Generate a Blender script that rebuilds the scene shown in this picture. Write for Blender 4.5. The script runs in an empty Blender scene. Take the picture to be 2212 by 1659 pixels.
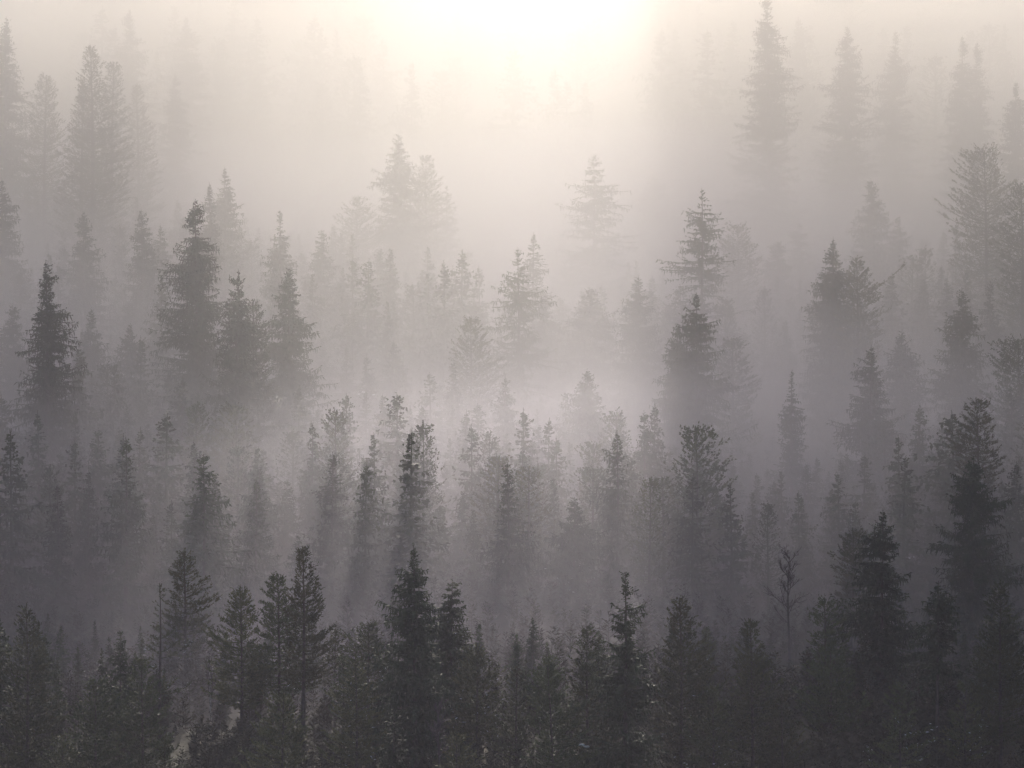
import bpy, math, random
import numpy as np

# ------------------------------------------------------------------ camera, sky, sun, exposure
scene = bpy.context.scene
COL = scene.collection
FPX = 7870.0                    # focal length of the long lens, in pixels of a 2212 px wide picture
cam_data = bpy.data.cameras.new('camera')
cam_data.sensor_width = 36.0
cam_data.lens = 36.0 * FPX / 2212.0
cam_data.clip_start = 1.0
cam_data.clip_end = 6000.0
cam = bpy.data.objects.new('camera', cam_data)
cam.location = (0, 0, 0)
cam.rotation_euler = (math.radians(90), 0, 0)
COL.objects.link(cam)
scene.camera = cam

SUN_ELEV, SUN_AZ = 35.5, 4.0    # degrees; azimuth to the right of the view axis
world = bpy.data.worlds.new('World')
scene.world = world
world.use_nodes = True
wn = world.node_tree
for n in list(wn.nodes):
    wn.nodes.remove(n)
sky = wn.nodes.new('ShaderNodeTexSky')
sky.sky_type = 'NISHITA'
sky.sun_disc = False
sky.sun_elevation = math.radians(SUN_ELEV)
sky.sun_rotation = math.radians(SUN_AZ)
sky.air_density = 1.0
sky.dust_density = 3.0
sky.ozone_density = 1.0
bg = wn.nodes.new('ShaderNodeBackground')
bg.inputs['Strength'].default_value = 0.15
wo = wn.nodes.new('ShaderNodeOutputWorld')
wn.links.new(sky.outputs[0], bg.inputs['Color'])
wn.links.new(bg.outputs[0], wo.inputs['Surface'])

sun_data = bpy.data.lights.new('sun', 'SUN')
sun_data.energy = 5.0
sun_data.angle = math.radians(0.5)
sun_data.color = (1.0, 0.93, 0.825)
sun = bpy.data.objects.new('sun', sun_data)
sun.rotation_euler = (math.radians(-(90 - SUN_ELEV)), 0, math.radians(-SUN_AZ))
sun.location = (0, 300, 200)
COL.objects.link(sun)

scene.view_settings.view_transform = 'Standard'
scene.view_settings.look = 'None'
scene.view_settings.exposure = 0.02
scene.view_settings.gamma = 1.0
scene.render.engine = 'CYCLES'
cy = scene.cycles
cy.max_bounces = 12
cy.diffuse_bounces = 1
cy.glossy_bounces = 1
cy.transmission_bounces = 2
cy.transparent_max_bounces = 8
cy.volume_bounces = 6
cy.use_denoising = True
cy.caustics_reflective = False
cy.caustics_refractive = False

HAZE_DENSITY = 0.00016
MIST_DENSITY = 0.0125
MIST_G = 0.9
VALLEY_DENSITY = 0.0125
SIDE = 1.35
TEXP = 0.6
BULGE = 9.0
FARUP = 0.8
SIDEFAR = 3.0
TCAP = 3.0


# ------------------------------------------------------------------ materials
def new_mat(name):
    m = bpy.data.materials.new(name)
    m.use_nodes = True
    nt = m.node_tree
    for n in list(nt.nodes):
        nt.nodes.remove(n)
    return m, nt, nt.nodes.new('ShaderNodeOutputMaterial')


def noise_mat(name, c1, c2, scale, rough=0.6, spec=0.3, detail=3.0, vary=0.0, bump=0.0, bscale=4.0):
    m, nt, out = new_mat(name)
    L = nt.links
    p = nt.nodes.new('ShaderNodeBsdfPrincipled')
    p.inputs['Roughness'].default_value = rough
    p.inputs['Specular IOR Level'].default_value = spec
    tc = nt.nodes.new('ShaderNodeTexCoord')
    nz = nt.nodes.new('ShaderNodeTexNoise')
    nz.inputs['Scale'].default_value = scale
    nz.inputs['Detail'].default_value = detail
    L.new(tc.outputs['Object'], nz.inputs['Vector'])
    cr = nt.nodes.new('ShaderNodeValToRGB')
    cr.color_ramp.elements[0].position = 0.32
    cr.color_ramp.elements[0].color = (*c1, 1)
    cr.color_ramp.elements[1].position = 0.68
    cr.color_ramp.elements[1].color = (*c2, 1)
    L.new(nz.outputs['Fac'], cr.inputs['Fac'])
    last = cr.outputs['Color']
    if vary:
        oi = nt.nodes.new('ShaderNodeObjectInfo')
        mr = nt.nodes.new('ShaderNodeMapRange')
        mr.inputs['To Min'].default_value = 1.0 - vary
        mr.inputs['To Max'].default_value = 1.0 + vary
        L.new(oi.outputs['Random'], mr.inputs['Value'])
        hs = nt.nodes.new('ShaderNodeHueSaturation')
        L.new(mr.outputs[0], hs.inputs['Value'])
        mh = nt.nodes.new('ShaderNodeMapRange')
        mh.inputs['To Min'].default_value = 0.47
        mh.inputs['To Max'].default_value = 0.53
        ml = nt.nodes.new('ShaderNodeMath')
        ml.operation = 'FRACT'
        mm = nt.nodes.new('ShaderNodeMath')
        mm.operation = 'MULTIPLY'
        mm.inputs[1].default_value = 7.31
        L.new(oi.outputs['Random'], mm.inputs[0])
        L.new(mm.outputs[0], ml.inputs[0])
        L.new(ml.outputs[0], mh.inputs['Value'])
        L.new(mh.outputs[0], hs.inputs['Hue'])
        L.new(last, hs.inputs['Color'])
        last = hs.outputs['Color']
    L.new(last, p.inputs['Base Color'])
    if bump:
        n2 = nt.nodes.new('ShaderNodeTexNoise')
        n2.inputs['Scale'].default_value = bscale
        n2.inputs['Detail'].default_value = 6.0
        L.new(tc.outputs['Object'], n2.inputs['Vector'])
        bp = nt.nodes.new('ShaderNodeBump')
        bp.inputs['Strength'].default_value = bump
        bp.inputs['Distance'].default_value = 0.15
        L.new(n2.outputs['Fac'], bp.inputs['Height'])
        L.new(bp.outputs[0], p.inputs['Normal'])
    L.new(p.outputs[0], out.inputs['Surface'])
    return m


M_SPRUCE = noise_mat('spruce_needles', (0.030, 0.042, 0.020), (0.066, 0.080, 0.036), 0.9, 0.6, 0.15, vary=0.25)
M_PINE = noise_mat('pine_needles', (0.042, 0.056, 0.024), (0.105, 0.110, 0.040), 1.1, 0.6, 0.15, vary=0.25)
M_BARK = noise_mat('conifer_bark', (0.050, 0.042, 0.036), (0.105, 0.085, 0.070), 5.0, 0.8, 0.2, bump=0.4)
M_BIRCH = noise_mat('birch_bark', (0.10, 0.09, 0.09), (0.55, 0.53, 0.50), 3.0, 0.6, 0.3)
M_TWIG = noise_mat('birch_twigs', (0.045, 0.035, 0.038), (0.085, 0.065, 0.065), 3.0, 0.55, 0.4)
M_GROUND = noise_mat('forest_floor', (0.028, 0.028, 0.018), (0.055, 0.048, 0.032), 0.35, 0.9, 0.1, detail=8.0, bump=0.6, bscale=1.2)
M_SHRUB = noise_mat('undergrowth_leaves', (0.040, 0.042, 0.028), (0.090, 0.080, 0.050), 0.25, 0.8, 0.05)
M_SNOW_GLINT = noise_mat('snow', (0.74, 0.77, 0.82), (0.86, 0.87, 0.90), 3.0, 0.5, 0.4)  # for snow lumps and for the pale glint blades on twigs


def volume_mat(name, color, density, g):
    m, nt, out = new_mat(name)
    v = nt.nodes.new('ShaderNodeVolumePrincipled')
    v.inputs['Color'].default_value = (*color, 1)
    v.inputs['Density'].default_value = density
    v.inputs['Anisotropy'].default_value = g
    nt.links.new(v.outputs[0], out.inputs['Volume'])
    return m


# ------------------------------------------------------------------ mesh helpers
def mesh_from(name, V, tris=None, quads=None, mat=None, smooth=False):
    me = bpy.data.meshes.new(name)
    V = np.asarray(V, dtype=np.float32)
    nt = 0 if tris is None else len(tris)
    nq = 0 if quads is None else len(quads)
    me.vertices.add(len(V))
    me.vertices.foreach_set('co', V.ravel())
    idx = []
    if nt:
        idx.append(np.asarray(tris, dtype=np.int32).ravel())
    if nq:
        idx.append(np.asarray(quads, dtype=np.int32).ravel())
    idx = np.concatenate(idx)
    me.loops.add(len(idx))
    me.loops.foreach_set('vertex_index', idx)
    me.polygons.add(nt + nq)
    starts = np.concatenate([np.arange(nt) * 3, nt * 3 + np.arange(nq) * 4]).astype(np.int32)
    me.polygons.foreach_set('loop_start', starts)
    if smooth:
        me.polygons.foreach_set('use_smooth', np.ones(nt + nq, dtype=bool))
    me.update(calc_edges=True)
    if mat:
        me.materials.append(mat)
    return me


def link(name, me, parent=None):
    o = bpy.data.objects.new(name, me)
    COL.objects.link(o)
    if parent is not None:
        o.parent = parent
    return o


def tube(path, radii, sides=6):
    """closed tapering tube along path (n,3) -> V, quads"""
    path = np.asarray(path, float)
    n = len(path)
    t = np.gradient(path, axis=0)
    t /= np.linalg.norm(t, axis=1)[:, None] + 1e-9
    ref = np.where(np.abs(t[:, 2:3]) > 0.9, np.array([[1.0, 0, 0]]), np.array([[0, 0, 1.0]]))
    a = np.cross(t, ref)
    a /= np.linalg.norm(a, axis=1)[:, None] + 1e-9
    b = np.cross(t, a)
    ang = np.arange(sides) * 2 * math.pi / sides
    V = path[:, None, :] + np.asarray(radii)[:, None, None] * (np.cos(ang)[None, :, None] * a[:, None, :] + np.sin(ang)[None, :, None] * b[:, None, :])
    V = V.reshape(-1, 3)
    i = np.arange(n - 1)[:, None] * sides
    j = np.arange(sides)[None, :]
    j2 = (j + 1) % sides
    Q = np.stack([i + j, i + j2, i + sides + j2, i + sides + j], -1).reshape(-1, 4)
    return V, Q


class Acc:
    """collects blades (triangles) and tubes for one mesh"""

    def __init__(self):
        self.V, self.T, self.Q, self.n = [], [], [], 0

    def add(self, V, T=None, Q=None):
        V = np.asarray(V, float).reshape(-1, 3)
        if T is not None and len(T):
            self.T.append(np.asarray(T) + self.n)
        if Q is not None and len(Q):
            self.Q.append(np.asarray(Q) + self.n)
        self.V.append(V)
        self.n += len(V)

    def blades(self, P, D, Wd, W):
        """slim kites: root P, reach D (vector), side vector Wd (unit), width W"""
        m = len(P)
        if not m:
            return
        mid = P + D * 0.42
        V = np.stack([P, mid + Wd * W[:, None] * 0.5, P + D, mid - Wd * W[:, None] * 0.5], 1)
        q = (np.arange(m) * 4)[:, None] + np.arange(4)[None, :]
        self.add(V, Q=q)

    def mesh(self, name, mat, smooth=False):
        return mesh_from(name, np.concatenate(self.V), np.concatenate(self.T) if self.T else None,
                         np.concatenate(self.Q) if self.Q else None, mat, smooth)


def unit(v):
    return v / (np.linalg.norm(v, axis=-1, keepdims=True) + 1e-9)


# ------------------------------------------------------------------ trees
def trunk_path(rng, H, bend=0.012, n=14, lean=(0, 0)):
    z = np.linspace(-0.6, H, n)
    t = np.clip(z / H, 0, 1)
    ph = rng.uniform(0, 6.28, 2)
    x = H * bend * np.sin(t * 4.0 + ph[0]) * t + lean[0] * t * H
    y = H * bend * np.sin(t * 3.4 + ph[1]) * t + lean[1] * t * H
    return np.stack([x, y, z], 1)


def at_path(path, z):
    return np.stack([np.interp(z, path[:, 2], path[:, k]) for k in range(3)], -1)


def branch_set(rng, acc, wood, roots, az, Ls, rise, curl, step, tw, width, hang, up, lod):
    """branches with side sprays. roots (n,3), az (n), Ls (n) lengths, rise/curl (n)"""
    n = len(Ls)
    d = np.stack([np.cos(az), np.sin(az), np.zeros(n)], 1)
    side = np.stack([-np.sin(az), np.cos(az), np.zeros(n)], 1)
    cnt = np.maximum(3, (Ls / step).astype(int))
    bi = np.repeat(np.arange(n), cnt)
    k = np.concatenate([np.arange(c) for c in cnt])
    s = (k + rng.uniform(0.1, 1.0, len(k))) / cnt[bi]
    s = np.clip(s, 0.08, 1.0)
    L = Ls[bi]
    wob = rng.normal(0, 0.06, n)[bi] * s * s * L
    P = roots[bi] + d[bi] * (L * s)[:, None] + side[bi] * wob[:, None]
    P[:, 2] += L * (rise[bi] * s + curl[bi] * s * s)
    tang = d[bi] + np.array([0, 0, 1.0]) * (rise[bi] + 2 * curl[bi] * s)[:, None]
    tang = unit(tang)
    for sgn in (-1, 1):
        m = rng.uniform(0, 1, len(s)) < 0.92
        ln = tw * (0.50 + 0.72 * (1 - s)) * np.minimum(1.0, 0.22 + L * 0.6) * rng.uniform(0.55, 1.35, len(s))
        dirv = unit(tang * 0.75 + side[bi] * sgn * rng.uniform(0.35, 1.0, len(s))[:, None]
                    + np.array([0, 0, 1.0]) * (rng.normal(up, 0.25, len(s)))[:, None])
        wd = unit(np.cross(dirv, rng.normal(0, 1, (len(s), 3))))
        acc.blades(P[m], (dirv * ln[:, None])[m], wd[m], (width * rng.uniform(0.7, 1.3, len(s)))[m])
    if hang > 0:                      # hanging curtains of twigs
        m = (rng.uniform(0, 1, len(s)) < hang) & (L > 0.55)
        ln = tw * rng.uniform(0.4, 1.1, len(s)) * (0.4 + 0.5 * np.minimum(L, 2.0))
        dirv = unit(np.array([[0, 0, -1.0]]) + rng.normal(0, 0.25, (len(s), 3)) + tang * 0.3)
        wd = unit(np.cross(dirv, rng.normal(0, 1, (len(s), 3))))
        acc.blades(P[m], (dirv * ln[:, None])[m], wd[m], (width * 1.1 * np.ones(len(s)))[m])
    if wood is not None:              # the branch wood itself: one long narrow kite pair per branch
        tip = roots + d * (Ls * 0.85)[:, None]
        tip[:, 2] += Ls * (rise * 0.85 + curl * 0.72)
        D = tip - roots
        for w in (side, np.tile([[0, 0, 1.0]], (n, 1))):
            mid = roots + d * (Ls * 0.5)[:, None]
            mid[:, 2] += Ls * (rise * 0.5 + curl * 0.25)
            hw = (0.008 + 0.006 * Ls)[:, None]
            V = np.stack([roots + w * hw, roots - w * hw, mid - w * hw * 0.7, mid + w * hw * 0.7], 1)
            q = (np.arange(n) * 4)[:, None] + np.arange(4)[None, :]
            wood.add(V, Q=q)
            V = np.stack([mid + w * hw * 0.7, mid - w * hw * 0.7, tip, tip], 1)
            V[:, 3] += w * 0.004
            wood.add(V, Q=q)
    return d


def spruce_meshes(seed, H, R, vis=1.0, gap=0.15, knot=0.0, droop=0.35, rough=0.3, base=0.06, lod=1.0, open_=0.0, lean=(0, 0)):
    """H height, R radius reached at vis*H below the top; returns (trunk mesh, crown mesh)"""
    rng = np.random.default_rng(seed)
    path = trunk_path(rng, H, 0.006, lean=lean)
    r0 = 0.011 * H + 0.02
    trunk = Acc()
    rad = np.interp(path[:, 2], [-0.6, 0, H * 0.5, H], [r0 * 1.3, r0 * 1.1, r0 * 0.6, 0.018])
    V, Q = tube(path, rad, 7)
    trunk.add(V, Q=Q)
    crown = Acc()
    z = H - 0.3
    zs, Ls, az, rise, curl = [], [], [], [], []
    ph = rng.uniform(0, 6.28, 6)
    skip_until = -1
    while z > H * base:
        u = (H - z) / (vis * H)                       # 0 at the top
        prof = min(1.0, 1.12 * u ** 0.85) if u < 1 else 1.04 + 0.30 * min(u - 1, 1.3)
        prof += 0.02
        Lz = R * prof
        lump = 1 + rough * (0.5 * math.sin(z * 1.15 + ph[0]) + 0.5 * math.sin(z * 2.3 + ph[1]))
        if knot > 0 and u < 0.3:                      # bare leader with tufts
            kk = 0.5 + 0.5 * math.sin(u * 48 + ph[2])
            lump *= (1 - knot) + knot * 1.6 * kk * kk
        nb = 7 if u > 0.08 else 5
        if rng.uniform() < gap * (1.0 if u > 0.05 else 0.2):
            nb = 2
        for b in range(nb):
            a = rng.uniform(0, 6.283)
            zj = rng.uniform(-0.12, 0.12)
            asym = 1 + rough * 0.9 * math.sin(a + ph[3] + z * 0.55) * math.sin(z * 0.8 + ph[4])
            l = max(0.07, Lz * lump * asym * rng.uniform(0.62, 1.12))
            if rng.uniform() < 0.07:
                l *= 1.3
            l = min(l, Lz * 1.5 + 0.1)
            zs.append(min(z + zj, H - 0.05))
            Ls.append(l)
            az.append(a)
            rr = 0.55 - 1.9 * u if u < 0.35 else -0.12
            rise.append(max(rr, -droop) + rng.normal(0, 0.17))
            curl.append(0.12 + rng.normal(0, 0.12) if u > 0.15 else 0.15)
        z -= rng.uniform(0.13, 0.25) * (0.7 if u < 0.15 else 1.0) * (1.0 + open_) / max(lod, 0.35) ** 0.5
    zs, Ls, az, rise, curl = map(np.array, (zs, Ls, az, rise, curl))
    roots = at_path(path, zs)
    branch_set(rng, crown, crown, roots, az, Ls, rise, curl, 0.098 / lod, 0.47, 0.088 / lod ** 0.5, 0.8 * (1 - open_), -0.16, lod)
    # the leader and its buds
    tip = path[-1]
    m = 14
    P = tip + np.array([0, 0, 1.0]) * rng.uniform(-0.5, 0.12, m)[:, None]
    D = unit(rng.normal(0, 0.5, (m, 3)) + np.array([0, 0, 1.1])) * rng.uniform(0.08, 0.2, m)[:, None]
    crown.blades(P, D, unit(rng.normal(0, 1, (m, 3))), np.full(m, 0.04))
    return trunk.mesh('trunk', M_BARK, True), crown.mesh('crown', M_SPRUCE)


def pine_meshes(seed, H, R, vis=0.8, rough=0.3, base=0.15, roundtop=0.0, lod=1.0, dens=1.0, lean=(0, 0), knot=0.0, longarm=0):
    rng = np.random.default_rng(seed)
    path = trunk_path(rng, H, 0.008, lean=lean)
    r0 = 0.011 * H + 0.025
    trunk = Acc()
    rad = np.interp(path[:, 2], [-0.6, 0, H * 0.5, H], [r0 * 1.2, r0, r0 * 0.6, 0.02])
    V, Q = tube(path, rad, 7)
    trunk.add(V, Q=Q)
    crown = Acc()
    zs, Ls, az = [], [], []
    z = H - 0.5
    ph = rng.uniform(0, 6.28, 5)
    while z > H * base:
        u = (H - z) / (vis * H)
        if roundtop:
            prof = math.sqrt(max(0.0, 1 - (1 - min(1, u * 1.25)) ** 2)) * roundtop * 0.6 + (1 - roundtop * 0.6) * min(1.0, u ** 0.8 * 1.1)
        else:
            prof = min(1.0 + 0.22 * (u - 1), u ** 0.95 * 1.1 + 0.02)
        if knot and u < 0.25:
            prof *= 1 - knot * 0.7
        nb = int(rng.integers(5, 8))
        a0 = rng.uniform(0, 6.28)
        for b in range(nb):
            if rng.uniform() > dens:
                continue
            a = a0 + b * 6.283 / nb + rng.normal(0, 0.3)
            asym = 1 + rough * math.sin(a + ph[0] + 0.5 * z) * math.sin(0.7 * z + ph[1])
            l = max(0.14, R * prof * asym * rng.uniform(0.6, 1.15))
            zs.append(z + rng.normal(0, 0.05))
            Ls.append(l)
            az.append(a)
        z -= rng.uniform(0.24, 0.42) * (0.8 if u < 0.2 else 1.0)
    for k in range(longarm):
        zs.append(H * (0.80 - 0.10 * k))
        Ls.append(R * (2.0 - 0.3 * k))
        az.append(0.1 + 0.5 * k)
    zs, Ls, az = map(np.array, (zs, Ls, az))
    n = len(zs)
    u = (H - zs) / (vis * H)
    rise = np.where(u < 0.35, 0.75 - 0.9 * u, 0.22) + rng.normal(0, 0.12, n)
    curl = 0.42 + rng.normal(0, 0.1, n)
    rise -= np.where(u > 0.8, 0.3, 0.0)
    roots = at_path(path, zs)
    d = np.stack([np.cos(az), np.sin(az), np.zeros(n)], 1)
    side = np.stack([-np.sin(az), np.cos(az), np.zeros(n)], 1)
    # woody arms as thin three sided tubes
    S = np.linspace(0, 1, 4)
    for w in (side, np.tile([[0, 0, 1.0]], (n, 1))):
        for a in range(3):
            s0, s1 = S[a], S[a + 1]
            p0 = roots + d * (Ls * s0)[:, None] + np.array([0, 0, 1.0]) * (Ls * (rise * s0 + curl * s0 ** 2) * 0.8)[:, None]
            p1 = roots + d * (Ls * s1)[:, None] + np.array([0, 0, 1.0]) * (Ls * (rise * s1 + curl * s1 ** 2) * 0.8)[:, None]
            h0 = (0.016 + 0.010 * Ls)[:, None] * (1 - 0.8 * s0)
            h1 = (0.016 + 0.010 * Ls)[:, None] * (1 - 0.8 * s1)
            V = np.stack([p0 + w * h0, p0 - w * h0, p1 - w * h1, p1 + w * h1], 1)
            crown.add(V, Q=(np.arange(n) * 4)[:, None] + np.arange(4)[None, :])
    # shoots: along the outer half of each arm, pointing out and up, each a bottle-brush
    cnt = np.maximum(3, (Ls / 0.105 * lod).astype(int))
    bi = np.repeat(np.arange(n), cnt)
    s = rng.uniform(0.12, 1.0, len(bi)) ** 0.75
    s[np.cumsum(cnt) - 1] = 1.0
    sg = rng.choice([-1, 1], len(bi))
    spread = (1 - s) * 0.8 + 0.12
    off = rng.uniform(0, 0.45, len(bi)) * Ls[bi] * spread * sg
    P = roots[bi] + d[bi] * (Ls[bi] * s)[:, None] + side[bi] * off[:, None]
    P[:, 2] += Ls[bi] * (rise[bi] * s + curl[bi] * s * s) * 0.8 + rng.uniform(-0.05, 0.08, len(bi))
    ax = unit(d[bi] * 0.75 + side[bi] * (sg * rng.uniform(0, 0.8, len(bi)))[:, None] + np.array([0, 0, 1.0]) * rng.uniform(0.3, 1.1, len(bi))[:, None])
    Lsh = rng.uniform(0.22, 0.48, len(bi)) * (1.0 if lod >= 1 else 1.35)
    # the leader's candles
    m = 7
    P = np.concatenate([P, path[-1] + np.array([0, 0, 1.0]) * np.linspace(-1.0, -0.15, m)[:, None]])
    ax = np.concatenate([ax, unit(rng.normal(0, 0.25, (m, 3)) + np.array([0, 0, 1.0]))])
    Lsh = np.concatenate([Lsh, rng.uniform(0.3, 0.45, m)])
    K = 9 if lod >= 1 else 6
    N = len(P)
    r = rng.uniform(0, 1, (N, K))
    base_p = P[:, None, :] + ax[:, None, :] * (Lsh[:, None] * r)[..., None]
    rd = unit(rng.normal(0, 1, (N, K, 3)))
    D = unit(ax[:, None, :] * 1.1 + rd * 0.75) * rng.uniform(0.12, 0.22, (N, K))[..., None]
    wd = unit(np.cross(D, rng.normal(0, 1, (N, K, 3))))
    crown.blades(base_p.reshape(-1, 3), D.reshape(-1, 3), wd.reshape(-1, 3), np.full(N * K, 0.055 if lod >= 1 else 0.10))
    return trunk.mesh('trunk', M_BARK, True), crown.mesh('crown', M_PINE)


def birch_meshes(seed, H, R, pale=False):
    """leafless birch: stem plus a crown of ever finer twigs"""
    rng = np.random.default_rng(seed)
    path = trunk_path(rng, H, 0.02)
    trunk = Acc()
    V, Q = tube(path, np.interp(path[:, 2], [-0.6, H * 0.5, H], [0.016 * H, 0.008 * H, 0.012]), 7)
    trunk.add(V, Q=Q)
    tw = Acc()

    def grow(p, dirv, L, r, depth):
        n = 5
        pts = [np.array(p)]
        dv = np.array(dirv)
        for i in range(n):
            dv = unit(dv + rng.normal(0, 0.10, 3) + np.array([0, 0, 0.07]))
            pts.append(pts[-1] + dv * L / n)
        V, Q = tube(np.array(pts), np.linspace(r, r * 0.4, n + 1), 3)
        tw.add(V, Q=Q)
        if depth == 0:
            return
        for c in range(5 if depth > 1 else 6):
            s = rng.uniform(0.25, 1.0)
            q = pts[min(n, int(s * n))]
            nd = unit(dv + rng.normal(0, 0.55, 3))
            grow(q, nd, L * rng.uniform(0.35, 0.6), r * 0.5, depth - 1)

    for k in range(26):
        z = H * rng.uniform(0.35, 0.97)
        a = rng.uniform(0, 6.28)
        grow(at_path(path, z), unit(np.array([math.cos(a), math.sin(a), rng.uniform(0.7, 1.8)])), R * rng.uniform(0.7, 1.3) * (1.35 - z / H), 0.035, 2)
    return trunk.mesh('trunk', M_BIRCH if pale else M_TWIG, True), tw.mesh('crown', M_TWIG, True)


# ------------------------------------------------------------------ ground
def ground_z(x, y):
    x = np.asarray(x, float)
    y = np.asarray(y, float)
    base = np.interp(y, [-400, -60, 0, 35, 110, 180, 240, 520, 900, 1500, 2600],
                     [20, 4, -1.8, -8.0, -30, -37, -28.5, 25.0, 97, 190, 250])
    base = base + 1.2 * np.sin(x * 0.045 + 1.0) * np.sin(y * 0.031) + 0.6 * np.sin(x * 0.11 + y * 0.07)
    base = base + 0.25 * np.sin(x * 0.53 + 0.7) * np.sin(y * 0.47 + 0.3)
    return base


gx = np.concatenate([np.linspace(-2600, -110, 26), np.linspace(-100, 100, 101), np.linspace(110, 2600, 26)])
gy = np.concatenate([np.linspace(-400, 150, 56), np.linspace(154, 620, 180), np.linspace(640, 2600, 60)])
GX, GY = np.meshgrid(gx, gy)
GV = np.stack([GX, GY, ground_z(GX, GY) - np.where(GY < 25, 0.0, 0.0)], -1).reshape(-1, 3)
nx, ny = len(gx), len(gy)
ii = (np.arange(ny - 1)[:, None] * nx + np.arange(nx - 1)[None, :]).ravel()
GQ = np.stack([ii, ii + 1, ii + nx + 1, ii + nx], 1)
ground = link('ground', mesh_from('ground', GV, quads=GQ, mat=M_GROUND, smooth=True))
ground['kind'] = 'structure'


def world_x(px, y):
    return (px - 1106.0) / FPX * y


def world_z(py, y):
    return (829.5 - py) / FPX * y


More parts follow.
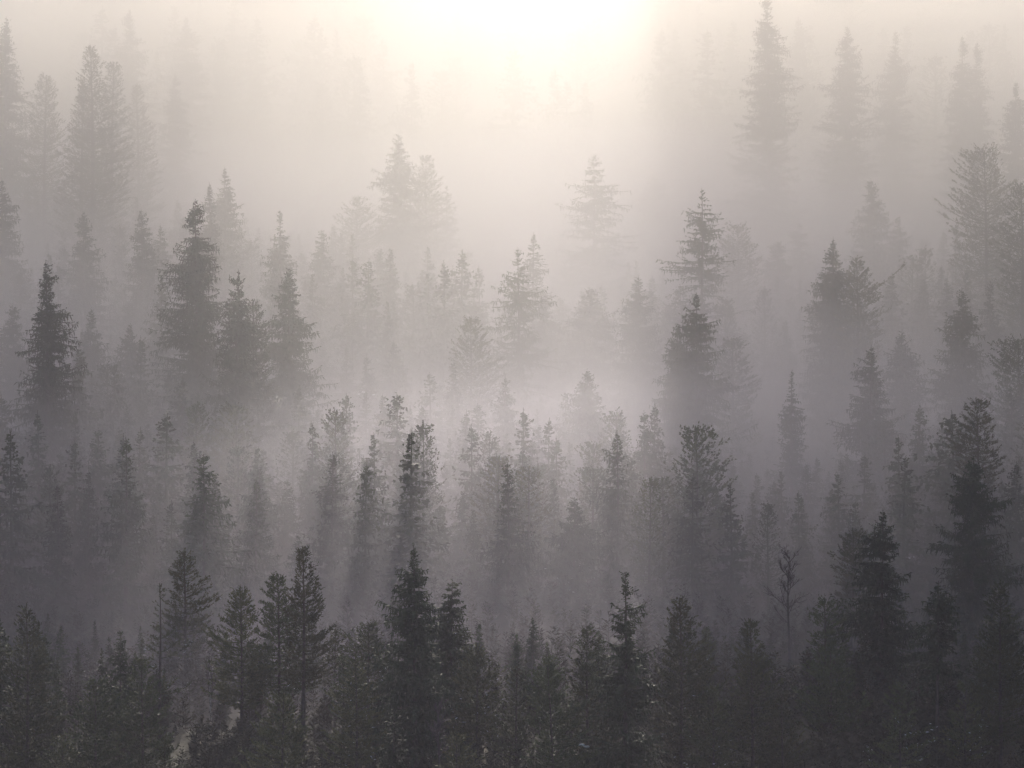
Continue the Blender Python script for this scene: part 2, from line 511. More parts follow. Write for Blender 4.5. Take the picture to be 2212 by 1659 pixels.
# ------------------------------------------------------------------ the trees one can tell apart
# kind, x and y of the tip in the photo (2212 px wide), visible half crown in px, distance m, options, label
S, P = 'spruce_tree', 'pine_tree'
HEROES = [
    # the nearest rows along the bottom
    (S, 1350, 1235, 62, 233, dict(knot=.55, gap=.3, rough=.4, vis=.5, open_=.15, droop=.3), 'darkest spruce, ragged broken leader and gappy upper branches, standing before the bare birch'),
    (P, 1470, 1292, 82, 237, dict(vis=.62, base=.1), 'dark broad pine with a slim pointed top, beside the ragged darkest spruce'),
    (P, 1625, 1340, 58, 239, dict(vis=.55, base=.1), 'crisp small conical pine standing alone in a gap, upturned shoots like candles'),
    (P, 1270, 1352, 62, 236, dict(vis=.5, dens=.75, rough=.5), 'thin clumpy pine with bare gaps, close beside the ragged darkest spruce'),
    (P, 1182, 1440, 60, 231, dict(vis=.5, lean=(-.05, 0), roundtop=.5, rough=.5), 'dark pine leaning away with long drooping shaggy arms below'),
    (P, 1115, 1440, 34, 246, dict(vis=.5, dens=.8), 'little upright pine alone in the gap between two dark clumps'),
    (S, 895, 1178, 62, 250, dict(vis=.5, gap=.08, droop=.35), 'tall dark conical spruce with dense straight crown, tallest of the lower middle'),
    (S, 975, 1250, 50, 262, dict(vis=.45, gap=.2), 'lighter grey spruce close behind the tall dark conical spruce'),
    (P, 1030, 1395, 60, 251, dict(vis=.55, rough=.4), 'bushy pine with pale frosty shoots beside the tall conical spruce'),
    (S, 850, 1540, 40, 222, dict(vis=.5, gap=.05), 'small near-black spruce tip rising from the bottom edge'),
    (P, 655, 1180, 50, 255, dict(vis=.55, knot=.5, base=.3), 'slender pine with candle-like narrow top and clear trunk below'),
    (P, 603, 1240, 60, 262, dict(vis=.6, rough=.4), 'bushy pine close behind the slender candle-topped pine'),
    (P, 522, 1272, 62, 259, dict(vis=.55, rough=.5), 'wide pine with ragged outstretched side branches at the edge of its clump'),
    (P, 770, 1418, 52, 244, dict(vis=.5, rough=.35), 'dark round-shouldered pine next to the small near-black spruce tip'),
    (P, 795, 1345, 52, 263, dict(vis=.5), 'frost-flecked lighter pine above the dark round-shouldered pine'),
    (P, 610, 1498, 70, 232, dict(vis=.5, rough=.4), 'dark bushy pine at the bottom edge below the candle-topped pine'),
    (P, 308, 1420, 52, 240, dict(vis=.5), 'conical pine with visible trunk, beside the dark broad-crowned pine'),
    (P, 205, 1470, 66, 235, dict(vis=.5, roundtop=.5, rough=.4), 'dark broad-crowned pine with forked uneven top near the bottom'),
    (P, 58, 1310, 56, 242, dict(vis=.55), 'tall dark pine with straight trunk nearest the lower left corner'),
    (P, 135, 1592, 46, 226, dict(vis=.5, roundtop=.6), 'low dark pine crown cut by the bottom edge under the broad-crowned pine'),
    (P, 355, 1592, 16, 214, dict(vis=.5), 'tiny sharp pine tip with curled shoots just above the bottom edge'),
    (P, 985, 1580, 48, 227, dict(vis=.5), 'low dark bristly pine at the bottom edge right of the near-black spruce'),
    (P, 345, 1265, 44, 256, dict(vis=.7, dens=.22, rough=.6, base=.2), 'thin bare-stemmed pine with only a few sparse frosty side branches'),
    (S, 1905, 1102, 62, 265, dict(vis=.45, gap=.2, rough=.4, open_=.1), 'tall dark spruce with spiky narrow top above the lower right clump'),
    (P, 1842, 1150, 46, 275, dict(vis=.45, roundtop=.4), 'grey pine close beside the spiky narrow dark spruce'),
    (P, 1938, 1052, 42, 292, dict(vis=.4), 'dim pine showing just behind the spiky narrow dark spruce'),
    (P, 1782, 1290, 44, 264, dict(vis=.45, dens=.8), 'thin grey pine standing next to the bare birch'),
    (P, 1795, 1400, 62, 250, dict(vis=.5, rough=.35), 'dark brownish pine below the thin grey pine near the birch'),
    (S, 2025, 1255, 48, 249, dict(vis=.4, base=.45, gap=.25, rough=.5), 'spruce with bushy top over a long bare dark trunk'),
    (P, 2162, 1258, 58, 245, dict(vis=.55), 'tall dark pine nearest the lower right corner'),
    (P, 1945, 1480, 50, 240, dict(vis=.6, dens=.5, rough=.5, base=.25), 'scruffy pine with thin half-bare trunk among pale brush'),
    (P, 2085, 1470, 46, 243, dict(vis=.6, dens=.6, base=.2), 'scruffy pine between the bare-trunked spruce and the corner pine'),
    (P, 1690, 1490, 40, 236, dict(vis=.6), 'low shaggy pine filling the gap beside the candle-shoot pine'),
    (P, 1540, 1480, 54, 233, dict(vis=.6), 'low dark pine shoulder with frosty edge between two conical pines'),
    # right edge giants
    (P, 2112, 862, 44, 284, dict(vis=.22, roundtop=.3, rough=.4), 'tall dark tree with brushy pine top near the right side'),
    (S, 2100, 985, 58, 275, dict(vis=.35, gap=.2, rough=.4), 'big dark spruce with wide ragged skirt in front of the brushy-topped pine'),
    (P, 2203, 738, 70, 312, dict(vis=.4, roundtop=.7, rough=.4), 'massive round-topped dark pine cut by the right edge'),
    (S, 2077, 625, 52, 326, dict(vis=.4, gap=.12, rough=.3), 'grey-brown spruce with slim nodding tip above the brushy-topped pine'),
    (S, 2138, 608, 34, 352, dict(vis=.4), 'fainter spruce just behind the slim nodding-tip spruce'),
    (S, 1948, 715, 50, 330, dict(vis=.4, gap=.04, rough=.15), 'smooth conical spruce with frost glints down one side'),
    (S, 1880, 748, 52, 310, dict(vis=.42, gap=.2, rough=.35), 'dark spruce in front of the tall pair, ragged and narrow'),
    (S, 1798, 515, 48, 345, dict(vis=.35, gap=.2, rough=.3), 'tall spruce of the close pair, with jagged one-sided branches'),
    (P, 1853, 558, 46, 344, dict(vis=.35, longarm=2, rough=.3), 'tall pine of the close pair, one long upturned arm sticking out'),
    (S, 1710, 800, 28, 311, dict(vis=.45, gap=.25, knot=.3, rough=.3), 'very slender dark spruce with dead spiky tip, alone before pale mist'),
    (S, 1503, 633, 62, 321, dict(vis=.4, gap=.2, knot=.3, rough=.3), 'dark grey spruce with thin leader in front of the open-branched spruce'),
    (S, 1462, 700, 44, 324, dict(vis=.4, gap=.15), 'shorter spruce pressed against the dark grey thin-leader spruce'),
    (S, 1515, 408, 62, 361, dict(vis=.35, open_=.5, gap=.25, rough=.45, droop=.28), 'tall grey spruce with open arching branches, sky mist showing through'),
    (P, 1583, 735, 42, 336, dict(vis=.4, roundtop=.5), 'rounded pine shoulder beside the open-branched grey spruce'),
    (S, 1378, 598, 46, 355, dict(vis=.4, gap=.05, knot=.0, rough=.25), 'pale grey spruce with a club-like narrow tip'),
    (S, 1275, 620, 58, 362, dict(vis=.4, gap=.03, rough=.15), 'pale grey smooth broad cone spruce in the centre'),
    (S, 1120, 538, 56, 351, dict(vis=.38, gap=.25, open_=.3, rough=.4), 'grey spruce with open stepped branches beside the brightest mist'),
    (S, 1152, 505, 34, 374, dict(vis=.4, gap=.3, open_=.4), 'thin faint spruce just behind the stepped-branch spruce'),
    (S, 1182, 640, 46, 366, dict(vis=.4), 'faint bulky spruce leaning on the stepped-branch spruce'),
    (P, 1017, 688, 52, 340, dict(vis=.4, rough=.25), 'golden-grey pine with pointed top and clear stem, mid slope centre'),
    (S, 978, 782, 24, 333, dict(vis=.5), 'small slim spruce tucked under the golden-grey pine'),
    (S, 1092, 812, 34, 321, dict(vis=.45, knot=.4), 'small spruce with bare whip tip, between golden-grey pine and centre spruces'),
    (S, 1270, 800, 56, 318, dict(vis=.45, gap=.1, rough=.2), 'mid-grey pointed spruce in front of the smooth broad cone'),
    (S, 1165, 918, 36, 312, dict(vis=.5), 'low dim spruce tip in front of the bulky leaning spruce'),
    (S, 1340, 940, 34, 309, dict(vis=.5), 'low dim spruce beside the mid-grey pointed spruce'),
    (S, 1240, 1078, 54, 284, dict(vis=.5, gap=.08), 'dark hazy spruce standing in the lower centre gloom'),
    (S, 937, 600, 44, 389, dict(vis=.4), 'faint spruce mid slope, uphill of the golden-grey pine'),
    (S, 850, 738, 36, 352, dict(vis=.45, gap=.05), 'light grey blunt spruce between the neat pointed one and the golden-grey pine'),
    (S, 793, 768, 28, 345, dict(vis=.5, gap=.05), 'small neat pointed spruce with snow lumps low on its branches'),
    (S, 748, 750, 24, 353, dict(vis=.5), 'small faint spruce twin of the neat pointed one'),
    (S, 828, 852, 34, 320, dict(vis=.5), 'dim spruce below the light grey blunt spruce'),
    (S, 885, 880, 26, 322, dict(vis=.5), 'thin dim spruce right of the dim one below the blunt spruce'),
    # left side
    (S, 693, 497, 38, 384, dict(vis=.4), 'faint columnar spruce beside the bright opening'),
    (S, 607, 453, 28, 371, dict(vis=.35, gap=.1), 'light grey narrow spruce uphill of the frost-edged spruce'),
    (S, 626, 578, 52, 326, dict(vis=.4, gap=.12, rough=.3), 'dark spruce with frost-edged flank at the border of the bright mist'),
    (S, 513, 585, 48, 315, dict(vis=.38, knot=.85, rough=.3), 'dark spruce with a long knobbly bare leader'),
    (P, 545, 650, 44, 320, dict(vis=.35, rough=.3), 'pine shoulder beside the knobbly-leader spruce'),
    (S, 425, 433, 54, 324, dict(vis=.33, gap=.2, rough=.45, open_=.0, droop=.4), 'tallest dark spruce of all, dense blunt top and lumpy waist'),
    (S, 455, 398, 28, 378, dict(vis=.35, gap=.04), 'light grey spruce peeking out behind the tallest dark spruce'),
    (S, 487, 363, 36, 390, dict(vis=.35), 'faint spruce uphill of the tallest dark spruce'),
    (S, 306, 453, 36, 369, dict(vis=.35, gap=.05), 'light grey conical spruce between two darker giants'),
    (S, 345, 488, 30, 383, dict(vis=.35), 'faint spruce beside the light grey conical one'),
    (S, 180, 458, 44, 366, dict(vis=.4, gap=.1), 'grey spruce behind the dark twiggy spruce'),
    (S, 137, 388, 32, 408, dict(vis=.4), 'very faint spruce high above the dark twiggy spruce'),
    (S, 3, 388, 42, 371, dict(vis=.4), 'grey spruce cut by the left edge, halfway up'),
    (S, 100, 565, 52, 305, dict(vis=.38, gap=.25, rough=.4, knot=.25, droop=.2), 'tall dark twiggy spruce with stray side branches, near the left edge'),
    (S, 195, 668, 40, 333, dict(vis=.4), 'mid-grey spruce right beside the dark twiggy spruce'),
    (S, 280, 700, 40, 334, dict(vis=.4, gap=.2), 'mid-grey spruce between the twiggy spruce and the tallest one'),
    (S, 350, 602, 40, 346, dict(vis=.4), 'grey spruce leaning toward the tallest dark spruce'),
    (S, 28, 660, 46, 333, dict(vis=.4), 'grey spruce at the left edge beside the twiggy spruce'),
    (P, 725, 983, 46, 290, dict(vis=.42, rough=.2, dens=.9), 'dim pine with straight thin stem standing alone in the dark middle'),
    (P, 505, 940, 50, 300, dict(vis=.45, roundtop=.5), 'dim bushy pine low in front of the knobbly-leader spruce'),
    (S, 560, 1010, 40, 288, dict(vis=.5), 'dark low spruce left of the lone straight-stemmed pine'),
    (P, 110, 1010, 50, 288, dict(vis=.5, dens=.7, base=.2), 'dim olive pine below the dark twiggy spruce'),
    (P, 400, 1190, 50, 272, dict(vis=.5, dens=.8), 'frost-flecked olive pine above the bare-stemmed pine'),
    # upper slope, dissolving in the mist
    (S, 12, 38, 60, 412, dict(vis=.5, gap=.1), 'pale grey spruce in the upper left corner'),
    (P, 97, 165, 46, 408, dict(vis=.4, roundtop=.3), 'faint pine between the corner spruce and the clumpy pine'),
    (P, 198, 100, 48, 396, dict(vis=.35, rough=.4), 'clumpy-topped pine, the clearest tree of the upper left'),
    (P, 175, 182, 36, 399, dict(vis=.35), 'lower shoulder pine against the clumpy-topped pine'),
    (P, 243, 135, 36, 404, dict(vis=.35, roundtop=.4), 'soft pine just right of the clumpy-topped pine'),
    (S, 280, 20, 40, 455, dict(vis=.4), 'very faint tall spruce above the clumpy-topped pine'),
    (P, 298, 185, 36, 418, dict(vis=.4), 'faint pine below the very faint tall spruce'),
    (S, 402, 38, 44, 470, dict(vis=.4), 'barely visible spruce near the top, uphill of the tallest dark spruce'),
    (S, 378, 160, 36, 440, dict(vis=.4), 'faint spruce below the barely visible one near the top'),
    (P, 650, 90, 46, 505, dict(vis=.5, roundtop=.5), 'ghostly pine shape left of the brightest mist'),
    (P, 745, 112, 56, 515, dict(vis=.5, roundtop=.5), 'ghostly wide pine shape next to the brightest mist'),
    (S, 1035, 38, 56, 525, dict(vis=.5), 'ghostly spruce inside the brightest mist'),
    (S, 862, 290, 52, 404, dict(vis=.35, gap=.2, rough=.35), 'pale spruce with notched outline under the brightest mist'),
    (P, 921, 338, 42, 409, dict(vis=.35), 'pale pine touching the pale notched spruce'),
    (S, 964, 402, 26, 412, dict(vis=.4, gap=.4, open_=.5), 'pale thread-thin spruce beside the touching pale pair'),
    (P, 770, 428, 48, 402, dict(vis=.35), 'pale pine with frosted crown left of the notched spruce'),
    (S, 1283, 336, 58, 403, dict(vis=.35, gap=.3, open_=.4, rough=.3, droop=.12), 'pale spruce with flat wide-spread shelves of branches'),
    (S, 1410, 378, 40, 440, dict(vis=.4), 'very faint spruce right of the flat-shelved pale spruce'),
    (S, 1457, 95, 36, 505, dict(vis=.4), 'ghostly slender spruce right of the brightest mist'),
    (S, 1658, -12, 46, 430, dict(vis=.35, gap=.15, rough=.3), 'tall pale spruce whose tip touches the top edge'),
    (S, 1832, 58, 44, 436, dict(vis=.35), 'pale spruce right of the one touching the top edge'),
    (S, 1932, 68, 40, 446, dict(vis=.4), 'pale soft spruce high up, between pale spruce and faint twins'),
    (S, 2078, 78, 34, 436, dict(vis=.4), 'left one of the faint twin spruces in yellowish mist'),
    (S, 2108, 92, 34, 438, dict(vis=.4), 'right one of the faint twin spruces in yellowish mist'),
    (S, 2192, 178, 44, 420, dict(vis=.4), 'faint spruce at the right edge in yellowish mist'),
    (P, 2130, 325, 74, 376, dict(vis=.42, roundtop=.75, rough=.3), 'broad olive-grey pine with domed crown high on the right'),
    (P, 2207, 400, 50, 356, dict(vis=.4, roundtop=.5), 'grey pine at the right edge behind the domed pine'),
    (S, 1882, 388, 46, 398, dict(vis=.4), 'faint spruce uphill of the close tall pair'),
    (S, 1940, 468, 32, 398, dict(vis=.4), 'faint slim spruce right of the close tall pair'),
    (S, 1727, 482, 32, 408, dict(vis=.4, open_=.3), 'faint lacy spruce left of the close tall pair'),
    (S, 1678, 520, 38, 396, dict(vis=.4), 'faint even spruce above the very slender dead-tipped one'),
    (P, 1594, 488, 44, 388, dict(vis=.35, roundtop=.3), 'faint pine touching the open-branched grey spruce'),
]


def tree_thing(kind, loc, rz, meshes, label, cat, group=None):
    e = bpy.data.objects.new(kind, None)
    e.empty_display_size = 0.5
    COL.objects.link(e)
    e.location = loc
    e.rotation_euler = (0, 0, rz)
    e['label'] = label
    e['category'] = cat
    if group:
        e['group'] = group
    link('trunk', meshes[0], e)
    link('crown', meshes[1], e)
    return e


hero_objs = []
for i, (kind, px, py, hw, d, opt, label) in enumerate(HEROES):
    if d >= 380:
        d += 14 + (d - 380) * 0.7
    elif d >= 268:
        d += min(14, (d - 266) * 0.5)
    x = float(world_x(px, d))
    gz = float(ground_z(x, d))
    H = float(world_z(py, d)) - gz
    opt = dict(opt)
    lod = 1.0 if d < 300 else (0.8 if d < 360 else 0.6)
    R = hw / FPX * d * (1.1 if kind == S else 1.08)
    lean = opt.pop('lean', (0, 0))
    if kind == S:
        ms = spruce_meshes(100 + i, H, R, lod=lod, lean=lean, **opt)
    else:
        ms = pine_meshes(100 + i, H, R, lod=lod, lean=lean, **opt)
    tree = tree_thing(kind, (x - lean[0] * H, d, gz), 0.0, ms, label, 'spruce' if kind == S else 'pine',
                      'spruces on the misty slope' if kind == S else 'pines on the misty slope')
    hero_objs.append((px, py, d, H, tree))
    print('H %5.1f R %4.1f d %d  %s' % (H, R, d, label[:40]))

# snow-coloured blades painted in as glints of frosty twigs, and lumps of snow
FROST_GLINTS = {1030: 70, 795: 60, 400: 40, 1948: 60, 626: 50, 1540: 60, 1470: 40, 770: 30, 693: 25, 1017: 40, 1945: 50, 345: 35, 603: 30, 2085: 30,
         1378: 25, 1275: 30, 1120: 25, 1092: 25, 1240: 20, 885: 25, 828: 20, 2077: 25, 1710: 15, 280: 20, 195: 15, 975: 40, 1842: 20, 862: 20}
LUMPS = {793: [(-20, 84), (-8, 80), (14, 86)], 1270: [(-15, 250), (-6, 256)], 1938: [(22, 185), (30, 199)]}


def lump(acc, c, r, rng):
    u, v = np.meshgrid(np.linspace(0, 2 * math.pi, 9)[:-1], np.linspace(-0.5, 0.5, 6) * math.pi)
    k = r * (1 + rng.normal(0, 0.12, u.shape))
    V = np.stack([c[0] + 1.6 * k * np.cos(u) * np.cos(v), c[1] + k * np.sin(u) * np.cos(v), c[2] + 0.6 * k * np.sin(v)], -1).reshape(-1, 3)
    i = (np.arange(5)[:, None] * 8)
    j = np.arange(8)[None, :]
    j2 = (j + 1) % 8
    acc.add(V, Q=np.stack([i + j, i + j2, i + 8 + j2, i + 8 + j], -1).reshape(-1, 4))


def add_frost_glints(o, V, Q):
    """pale blades joined into the crown mesh as its second material"""
    me = o.data
    v0 = np.empty(len(me.vertices) * 3, np.float32)
    me.vertices.foreach_get('co', v0)
    l0 = np.empty(len(me.loops), np.int32)
    me.loops.foreach_get('vertex_index', l0)
    v0 = v0.reshape(-1, 3)
    q0 = l0.reshape(-1, 4)
    new = mesh_from('crown', np.concatenate([v0, V]), quads=np.concatenate([q0, Q + len(v0)]), mat=me.materials[0])
    new.materials.append(M_SNOW_GLINT)
    mi = np.zeros(len(new.polygons), np.int32)
    mi[len(q0):] = 1
    new.polygons.foreach_set('material_index', mi)
    o.data = new
    bpy.data.meshes.remove(me)


frng = np.random.default_rng(55)
for px, py, d, H, tree in hero_objs:
    crown_o = [c for c in tree.children if c.name.startswith('crown')][0]
    if px in FROST_GLINTS:
        v = np.empty(len(crown_o.data.vertices) * 3, np.float32)
        crown_o.data.vertices.foreach_get('co', v)
        v = v.reshape(-1, 3)
        n = FROST_GLINTS[px]
        cand = v[frng.integers(0, len(v), n * 14)]
        keep = cand[np.argsort(-(np.hypot(cand[:, 0], cand[:, 1]) + 0.25 * cand[:, 0] - 0.35 * cand[:, 1]))][: n * 3]
        keep = keep[frng.permutation(len(keep))[:n]]
        acc = Acc()
        for rep in range(2 if d > 262 else 1):
            Pk = keep + frng.normal(0, 0.12, keep.shape)
            D = unit(frng.normal(0, 1, keep.shape) * np.array([1, 1, 0.35])) * frng.uniform(0.10, 0.30, n)[:, None]
            acc.blades(Pk, D, unit(np.cross(D, frng.normal(0, 1, keep.shape))), frng.uniform(0.025, 0.06, n))
        add_frost_glints(crown_o, np.concatenate(acc.V), np.concatenate(acc.Q))
    if px in LUMPS:
        for dx, dy in LUMPS[px]:
            acc = Acc()
            tz = float(world_z(py + dy, d)) - tree.location.z
            v = np.empty(len(crown_o.data.vertices) * 3, np.float32)
            crown_o.data.vertices.foreach_get('co', v)
            v = v.reshape(-1, 3)
            c = v[np.argmin(np.abs(v[:, 0] - dx / FPX * d) + np.abs(v[:, 2] - tz) + 0.35 * (v[:, 1] + 2.0))]
            lump(acc, (c[0], c[1] - 0.05, c[2] + 0.04), frng.uniform(0.09, 0.15), frng)
            link('snow_clump', acc.mesh('snow_clump', M_SNOW_GLINT, True), tree)

# bare birches
for px, py, d, R, pale, label in (
        (1705, 1195, 272, 2.1, False, 'leafless birch with fine upswept twigs, faint purple-grey in the gap'),
        (455, 1400, 263, 0.8, True, 'thin pale-barked birch stem in the dark gap near the bottom'),
        (950, 1520, 240, 1.6, False, 'leafless birch with fine twigs low in front of the bushy frosty pine')):
    x = float(world_x(px, d))
    gz = float(ground_z(x, d))
    H = float(world_z(py, d)) - gz
    tree_thing('birch_tree', (x, d, gz), 0.0, birch_meshes(int(px), H, R, pale), label, 'birch', 'bare birches')

# ------------------------------------------------------------------ the lower trees between them
NVAR = 7
var_s = [spruce_meshes(900 + k, 10.0, 1.25 + 0.12 * k, vis=0.6, gap=0.1 + 0.03 * k, rough=0.3, lod=0.6) for k in range(NVAR)]
var_p = [pine_meshes(950 + k, 9.0, 1.25 + 0.12 * k, vis=0.65, rough=0.35, lod=0.55, roundtop=0.04 * k) for k in range(NVAR)]
rng = np.random.default_rng(7)
placed = [(o.location.x, o.location.y) for *_, o in hero_objs]
cands = []
ENV_NEAR = ([0, 380, 600, 700, 900, 1050, 1350, 1560, 1620, 1850, 1950, 2212], [700, 720, 760, 850, 800, 850, 860, 900, 980, 960, 850, 820])
ENV_FAR = ([0, 380, 600, 1000, 1100, 1400, 1600, 2212], [400, 420, 480, 520, 640, 560, 620, 430])
tries = 0
while tries < 30000 and len(cands) < 900:
    tries += 1
    d = 256 + 296 * rng.uniform() ** 1.1
    half = d * 0.149
    x = rng.uniform(-half, half)
    if any((x - a) ** 2 + (d - b) ** 2 < (3.0 if d < 400 else 4.0) ** 2 for a, b in placed):
        continue
    h = rng.uniform(4.5, 9.5) if d < 285 else rng.uniform(6.0, 14.5)
    sx = 1106 + x / d * FPX
    if d < 276 and (1620 < sx < 1780 or 1380 < sx < 1450 or 420 < sx < 480):
        continue
    if d < 292 and rng.uniform() < 0.6 or 292 <= d < 335 and rng.uniform() < 0.3:
        continue
    line = np.interp(sx, *(ENV_NEAR if d < 375 else ENV_FAR))
    zmax = (829.5 - line) / FPX * d
    if d < 292:
        zmax = (829.5 - 1330) / FPX * d
    h = min(h, zmax - float(ground_z(x, d)) - rng.uniform(0, 6.0) ** 1.0)
    h = max(h, 4.2) if zmax - float(ground_z(x, d)) > 4.2 else 0
    if h < 4.0:
        continue
    placed.append((x, d))
    cands.append((x, d, h))


def screen(x, y, z):
    return 1106 + x / y * FPX, 829.5 - z / y * FPX


short = [(px, py, lab.split(',')[0]) for (k, px, py, hw, d, opt, lab) in HEROES]
used = set(l for *_, l in HEROES)
cands.sort(key=lambda c: c[1])
NIND = 150
ind, rest = [], []
for c in cands:
    x, d, h = c
    sx, sy = screen(x, d, float(ground_z(x, d)) + h)
    if 10 < sx < 2200 and 300 < sy < 1640 and d > 250 and len(ind) < NIND and rng.uniform() < 0.62:
        ind.append(c + (sx, sy))
    else:
        rest.append(c)
for n_, (x, d, h, sx, sy) in enumerate(ind):
    isp = rng.uniform() < 0.72
    ms = (var_s if isp else var_p)[int(rng.integers(NVAR))]
    kind = S if isp else P
    tone = 'dark' if d < 262 else ('dim' if d < 295 else ('grey' if d < 340 else 'faint'))
    size = 'young' if h < 7.5 else ('low' if h < 10 else 'mid-height')
    order = sorted(short, key=lambda s: (s[0] - sx) ** 2 + (s[1] - sy) ** 2)
    label = None
    for px, py, nm in order[:60]:
        dx, dy = sx - px, sy - py
        rel = []
        rel.append('directly below' if abs(dx) < 35 and dy > 0 else ('just right of' if dx > 0 else 'just left of'))
        rel.append(('low and right of' if dx > 0 else 'low and left of') if dy > 60 else ('up and right of' if dx > 0 else 'up and left of'))
        for r_ in rel:
            l_ = '%s %s %s %s the %s' % (size, tone, kind.split('_')[0], r_, nm)
            if l_ not in used and len(l_.split()) <= 16:
                label = l_
                break
        if label:
            break
    used.add(label)
    e = bpy.data.objects.new(kind, None)
    COL.objects.link(e)
    sc = h / (10.0 if isp else 9.0)
    e.location = (x, d, float(ground_z(x, d)))
    e.rotation_euler = (0, 0, rng.uniform(0, 6.28))
    wsc = sc * rng.uniform(0.85, 1.2)
    e.scale = (wsc, wsc, sc)
    e['label'] = label
    e['category'] = kind.split('_')[0]
    e['group'] = 'spruces on the misty slope' if isp else 'pines on the misty slope'
    link('trunk', ms[0], e)
    link('crown', ms[1], e)


# ------------------------------------------------------------------ the rest of the wood, and the brush under it
def mesh_arrays(me):
    nv, npoly = len(me.vertices), len(me.polygons)
    v = np.empty(nv * 3, np.float32)
    me.vertices.foreach_get('co', v)
    li = np.empty(len(me.loops), np.int32)
    me.loops.foreach_get('vertex_index', li)
    return v.reshape(-1, 3), li.reshape(-1, 4)


lo_s = [spruce_meshes(1900 + k, 10.0, 1.5 + 0.12 * k, vis=0.6, gap=0.12, rough=0.35, lod=0.32) for k in range(4)]
lo_p = [pine_meshes(1950 + k, 9.0, 1.5 + 0.12 * k, vis=0.65, rough=0.35, lod=0.3) for k in range(4)]
lows = [(mesh_arrays(a), mesh_arrays(b)) for a, b in lo_s + lo_s[:2] + lo_p[:2]]


def mass(name, spots, mat_c, label):
    VC, QC, n = [], [], 0
    for x, y, h in spots:
        (tv, tq), (cv, cq) = lows[int(rng.integers(len(lows)))]
        sc = h / 9.5
        a = rng.uniform(0, 6.28)
        ca, sa = math.cos(a), math.sin(a)
        Rm = np.array([[ca, -sa, 0], [sa, ca, 0], [0, 0, 1]]).T
        ws = sc * rng.uniform(0.9, 1.35)
        for v, q in ((tv, tq), (cv, cq)):
            VC.append((v * np.array([ws, ws, sc])) @ Rm + np.array([x, y, float(ground_z(x, y))]))
            QC.append(q + n)
            n += len(v)
    o = link(name, mesh_from(name, np.concatenate(VC), quads=np.concatenate(QC), mat=mat_c))
    o['kind'] = 'stuff'
    o['label'] = label
    return o


far = [(rng.uniform(-1, 1) * d * 0.16, d, rng.uniform(13, 22)) for d in rng.uniform(545, 760, 130)]
side = []
for d in rng.uniform(236, 560, 620):
    side.append((rng.choice([-1, 1]) * d * rng.uniform(0.156, 0.30), d, rng.uniform(8, 19)))
mass('distant_forest', rest + far + side, M_SPRUCE, 'crowded conifers merging into one grey wooded mass')

# undergrowth: saplings, bushes and brush with no countable members
acc = Acc()
N = 6400
ud = np.concatenate([215 + 300 * rng.uniform(0, 1, 4000) ** 1.25, rng.uniform(222, 300, 2400)])
ux = rng.uniform(-1, 1, N) * ud * 0.17
uz = ground_z(ux, ud)
uh = rng.uniform(0.7, 3.0, N)
K = 46
r = rng.uniform(0.02, 1, (N, K))
a = rng.uniform(0, 6.283, (N, K))
rad = (1.05 - r * 0.85) * uh[:, None] * 0.45 * rng.uniform(0.5, 1.0, (N, K))
root = np.stack([np.repeat(ux[:, None], K, 1), np.repeat(ud[:, None], K, 1), uz[:, None] + r * uh[:, None]], -1)
D = np.stack([np.cos(a) * rad, np.sin(a) * rad, rad * rng.uniform(0.1, 0.9, (N, K))], -1)
wd = unit(np.cross(D, rng.normal(0, 1, (N, K, 3))))
acc.blades(root.reshape(-1, 3), D.reshape(-1, 3), wd.reshape(-1, 3), rng.uniform(0.05, 0.11, N * K))
for frac in (0.45, 0.75):          # side sprigs growing out of each sprig
    D2 = unit(D + rng.normal(0, 0.7, D.shape) * rad[..., None]) * (rad * 0.5)[..., None]
    wd = unit(np.cross(D2, rng.normal(0, 1, (N, K, 3))))
    acc.blades((root + D * frac).reshape(-1, 3), D2.reshape(-1, 3), wd.reshape(-1, 3), rng.uniform(0.05, 0.10, N * K))
stem = np.stack([np.zeros(N), np.zeros(N), uh + 0.3], -1)
acc.blades(np.stack([ux, ud, uz - 0.3], -1), stem, np.tile([[1.0, 0, 0]], (N, 1)), np.full(N, 0.05))
ug = link('undergrowth', acc.mesh('undergrowth', M_SHRUB))
ug['kind'] = 'stuff'
ug['label'] = 'tangled brush and saplings covering the forest floor'

# ------------------------------------------------------------------ air
def closed_sheet(name, xs, ys, top, bottom, mat):
    X, Y = np.meshgrid(xs, ys)
    T = np.stack([X, Y, top(X, Y)], -1).reshape(-1, 3)
    B = np.stack([X, Y, bottom(X, Y)], -1).reshape(-1, 3)
    nx, ny = len(xs), len(ys)
    n = nx * ny
    i = (np.arange(ny - 1)[:, None] * nx + np.arange(nx - 1)[None, :]).ravel()
    Qt = np.stack([i, i + 1, i + nx + 1, i + nx], 1)
    Qb = Qt[:, ::-1] + n
    r0 = np.arange(nx - 1)
    rows = []
    rows.append(np.stack([r0 + 1, r0, r0 + n, r0 + 1 + n], 1))
    rl = (ny - 1) * nx + r0
    rows.append(np.stack([rl, rl + 1, rl + 1 + n, rl + n], 1))
    c0 = np.arange(ny - 1) * nx
    rows.append(np.stack([c0, c0 + nx, c0 + nx + n, c0 + n], 1))
    c1 = c0 + nx - 1
    rows.append(np.stack([c1 + nx, c1, c1 + n, c1 + nx + n], 1))
    V = np.concatenate([T, B])
    Q = np.concatenate([Qt, Qb] + rows)
    o = link(name, mesh_from(name, V, quads=Q, mat=mat, smooth=False))
    o['kind'] = 'stuff'
    return o


HZ = volume_mat('thin_haze', (0.90, 0.85, 1.0), HAZE_DENSITY, 0.2)
haze = closed_sheet('haze', [-2700, 2700], [-500, 2700], lambda X, Y: X * 0 + 262.0, lambda X, Y: X * 0 - 42.0, HZ)

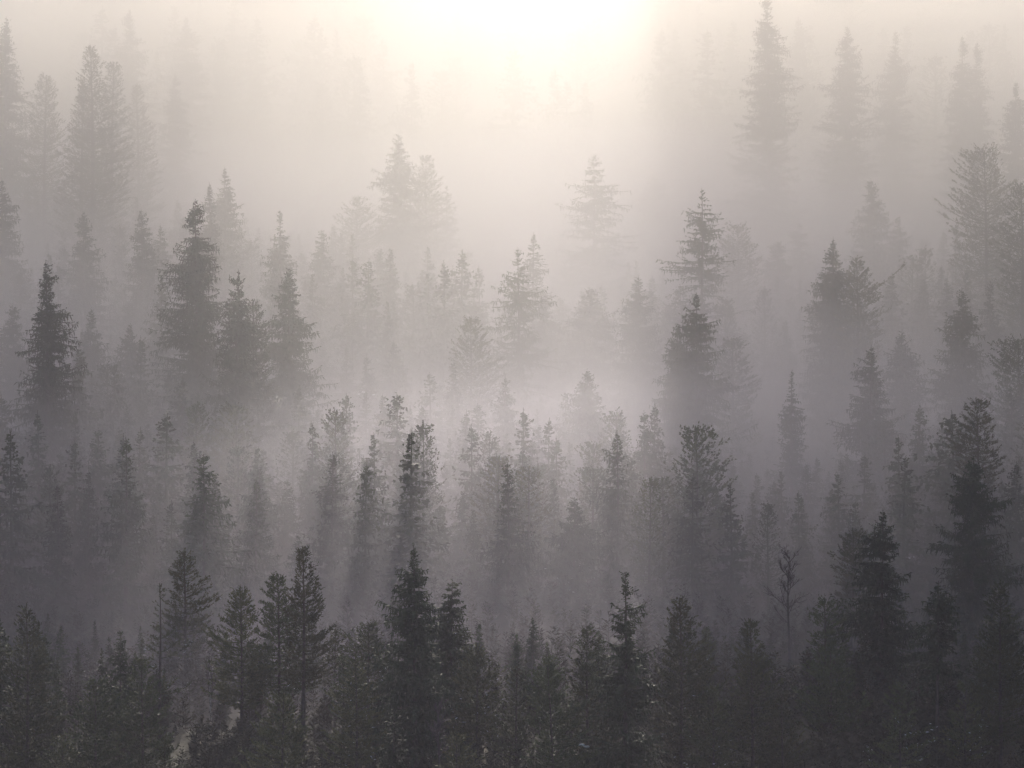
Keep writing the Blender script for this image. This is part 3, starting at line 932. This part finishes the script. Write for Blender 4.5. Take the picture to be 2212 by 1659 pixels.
MI = volume_mat('mist_droplets', (0.99, 0.98, 0.965), MIST_DENSITY, MIST_G)


def mist_top(X, Y):
    front = 275 - 18 * np.clip((X - 12) / 22.0, 0, 1) + 5 * np.sin(X * 0.04 + 0.6) + 3 * np.sin(X * 0.10 + 2.0) - BULGE * np.exp(-((X - 8) / 22.0) ** 2)
    front = np.maximum(front, 249.0)
    t = np.clip((Y - front) / 120.0, 0, TCAP)
    thick = (SIDE + (1 - SIDE) * np.exp(-((X - 12) / 45.0) ** 2)) * 46 * (np.minimum(t, 1.0) ** TEXP + FARUP * (1 + SIDEFAR * (1 - np.exp(-((X - 12) / 45.0) ** 2))) * np.maximum(t - 0.95, 0))  # mist heaped higher far back and at the sides to dim the sunlight
    thick = thick + (2.0 * np.sin(X * 0.09) + 1.0 * np.sin(X * 0.19 + 1.0)) * np.clip(t, 0, 1)
    fade = np.clip((170 - np.abs(X)) / 60.0, 0, 1) * np.clip((900 - Y) / 120.0, 0, 1)
    return ground_z(X, Y) - 3.0 + np.maximum(0.02, (thick + 3.0 * np.clip(t * 8, 0, 1)) * fade)


mist = closed_sheet('mist_bank', np.linspace(-175, 175, 71), np.linspace(244, 905, 134), mist_top,
                    lambda X, Y: ground_z(X, Y) - 3.4, MI)
mist['label'] = 'pale bank of mist lying on the upper slope'

VM = volume_mat('valley_mist_shaded', (0.88, 0.84, 0.94), VALLEY_DENSITY, 0.6)  # low mist given a darker colour in place of shade


def valley_top(X, Y):
    t = np.clip((Y - (243 + 4 * np.sin(X * 0.06))) / 55.0, 0, 1) ** 1.2
    fade = np.clip((170 - np.abs(X)) / 60.0, 0, 1) * np.clip((560 - Y) / 60.0, 0, 1)
    return ground_z(X, Y) - 3.2 + np.maximum(0.02, (18 + 2 * np.sin(X * 0.08)) * t * fade)


valley = closed_sheet('valley_mist', np.linspace(-176, 176, 71), np.linspace(232, 565, 92), valley_top,
                      lambda X, Y: ground_z(X, Y) - 3.5, VM)
valley['label'] = 'thin mist, coloured darker for shade, hanging between the lower trees'
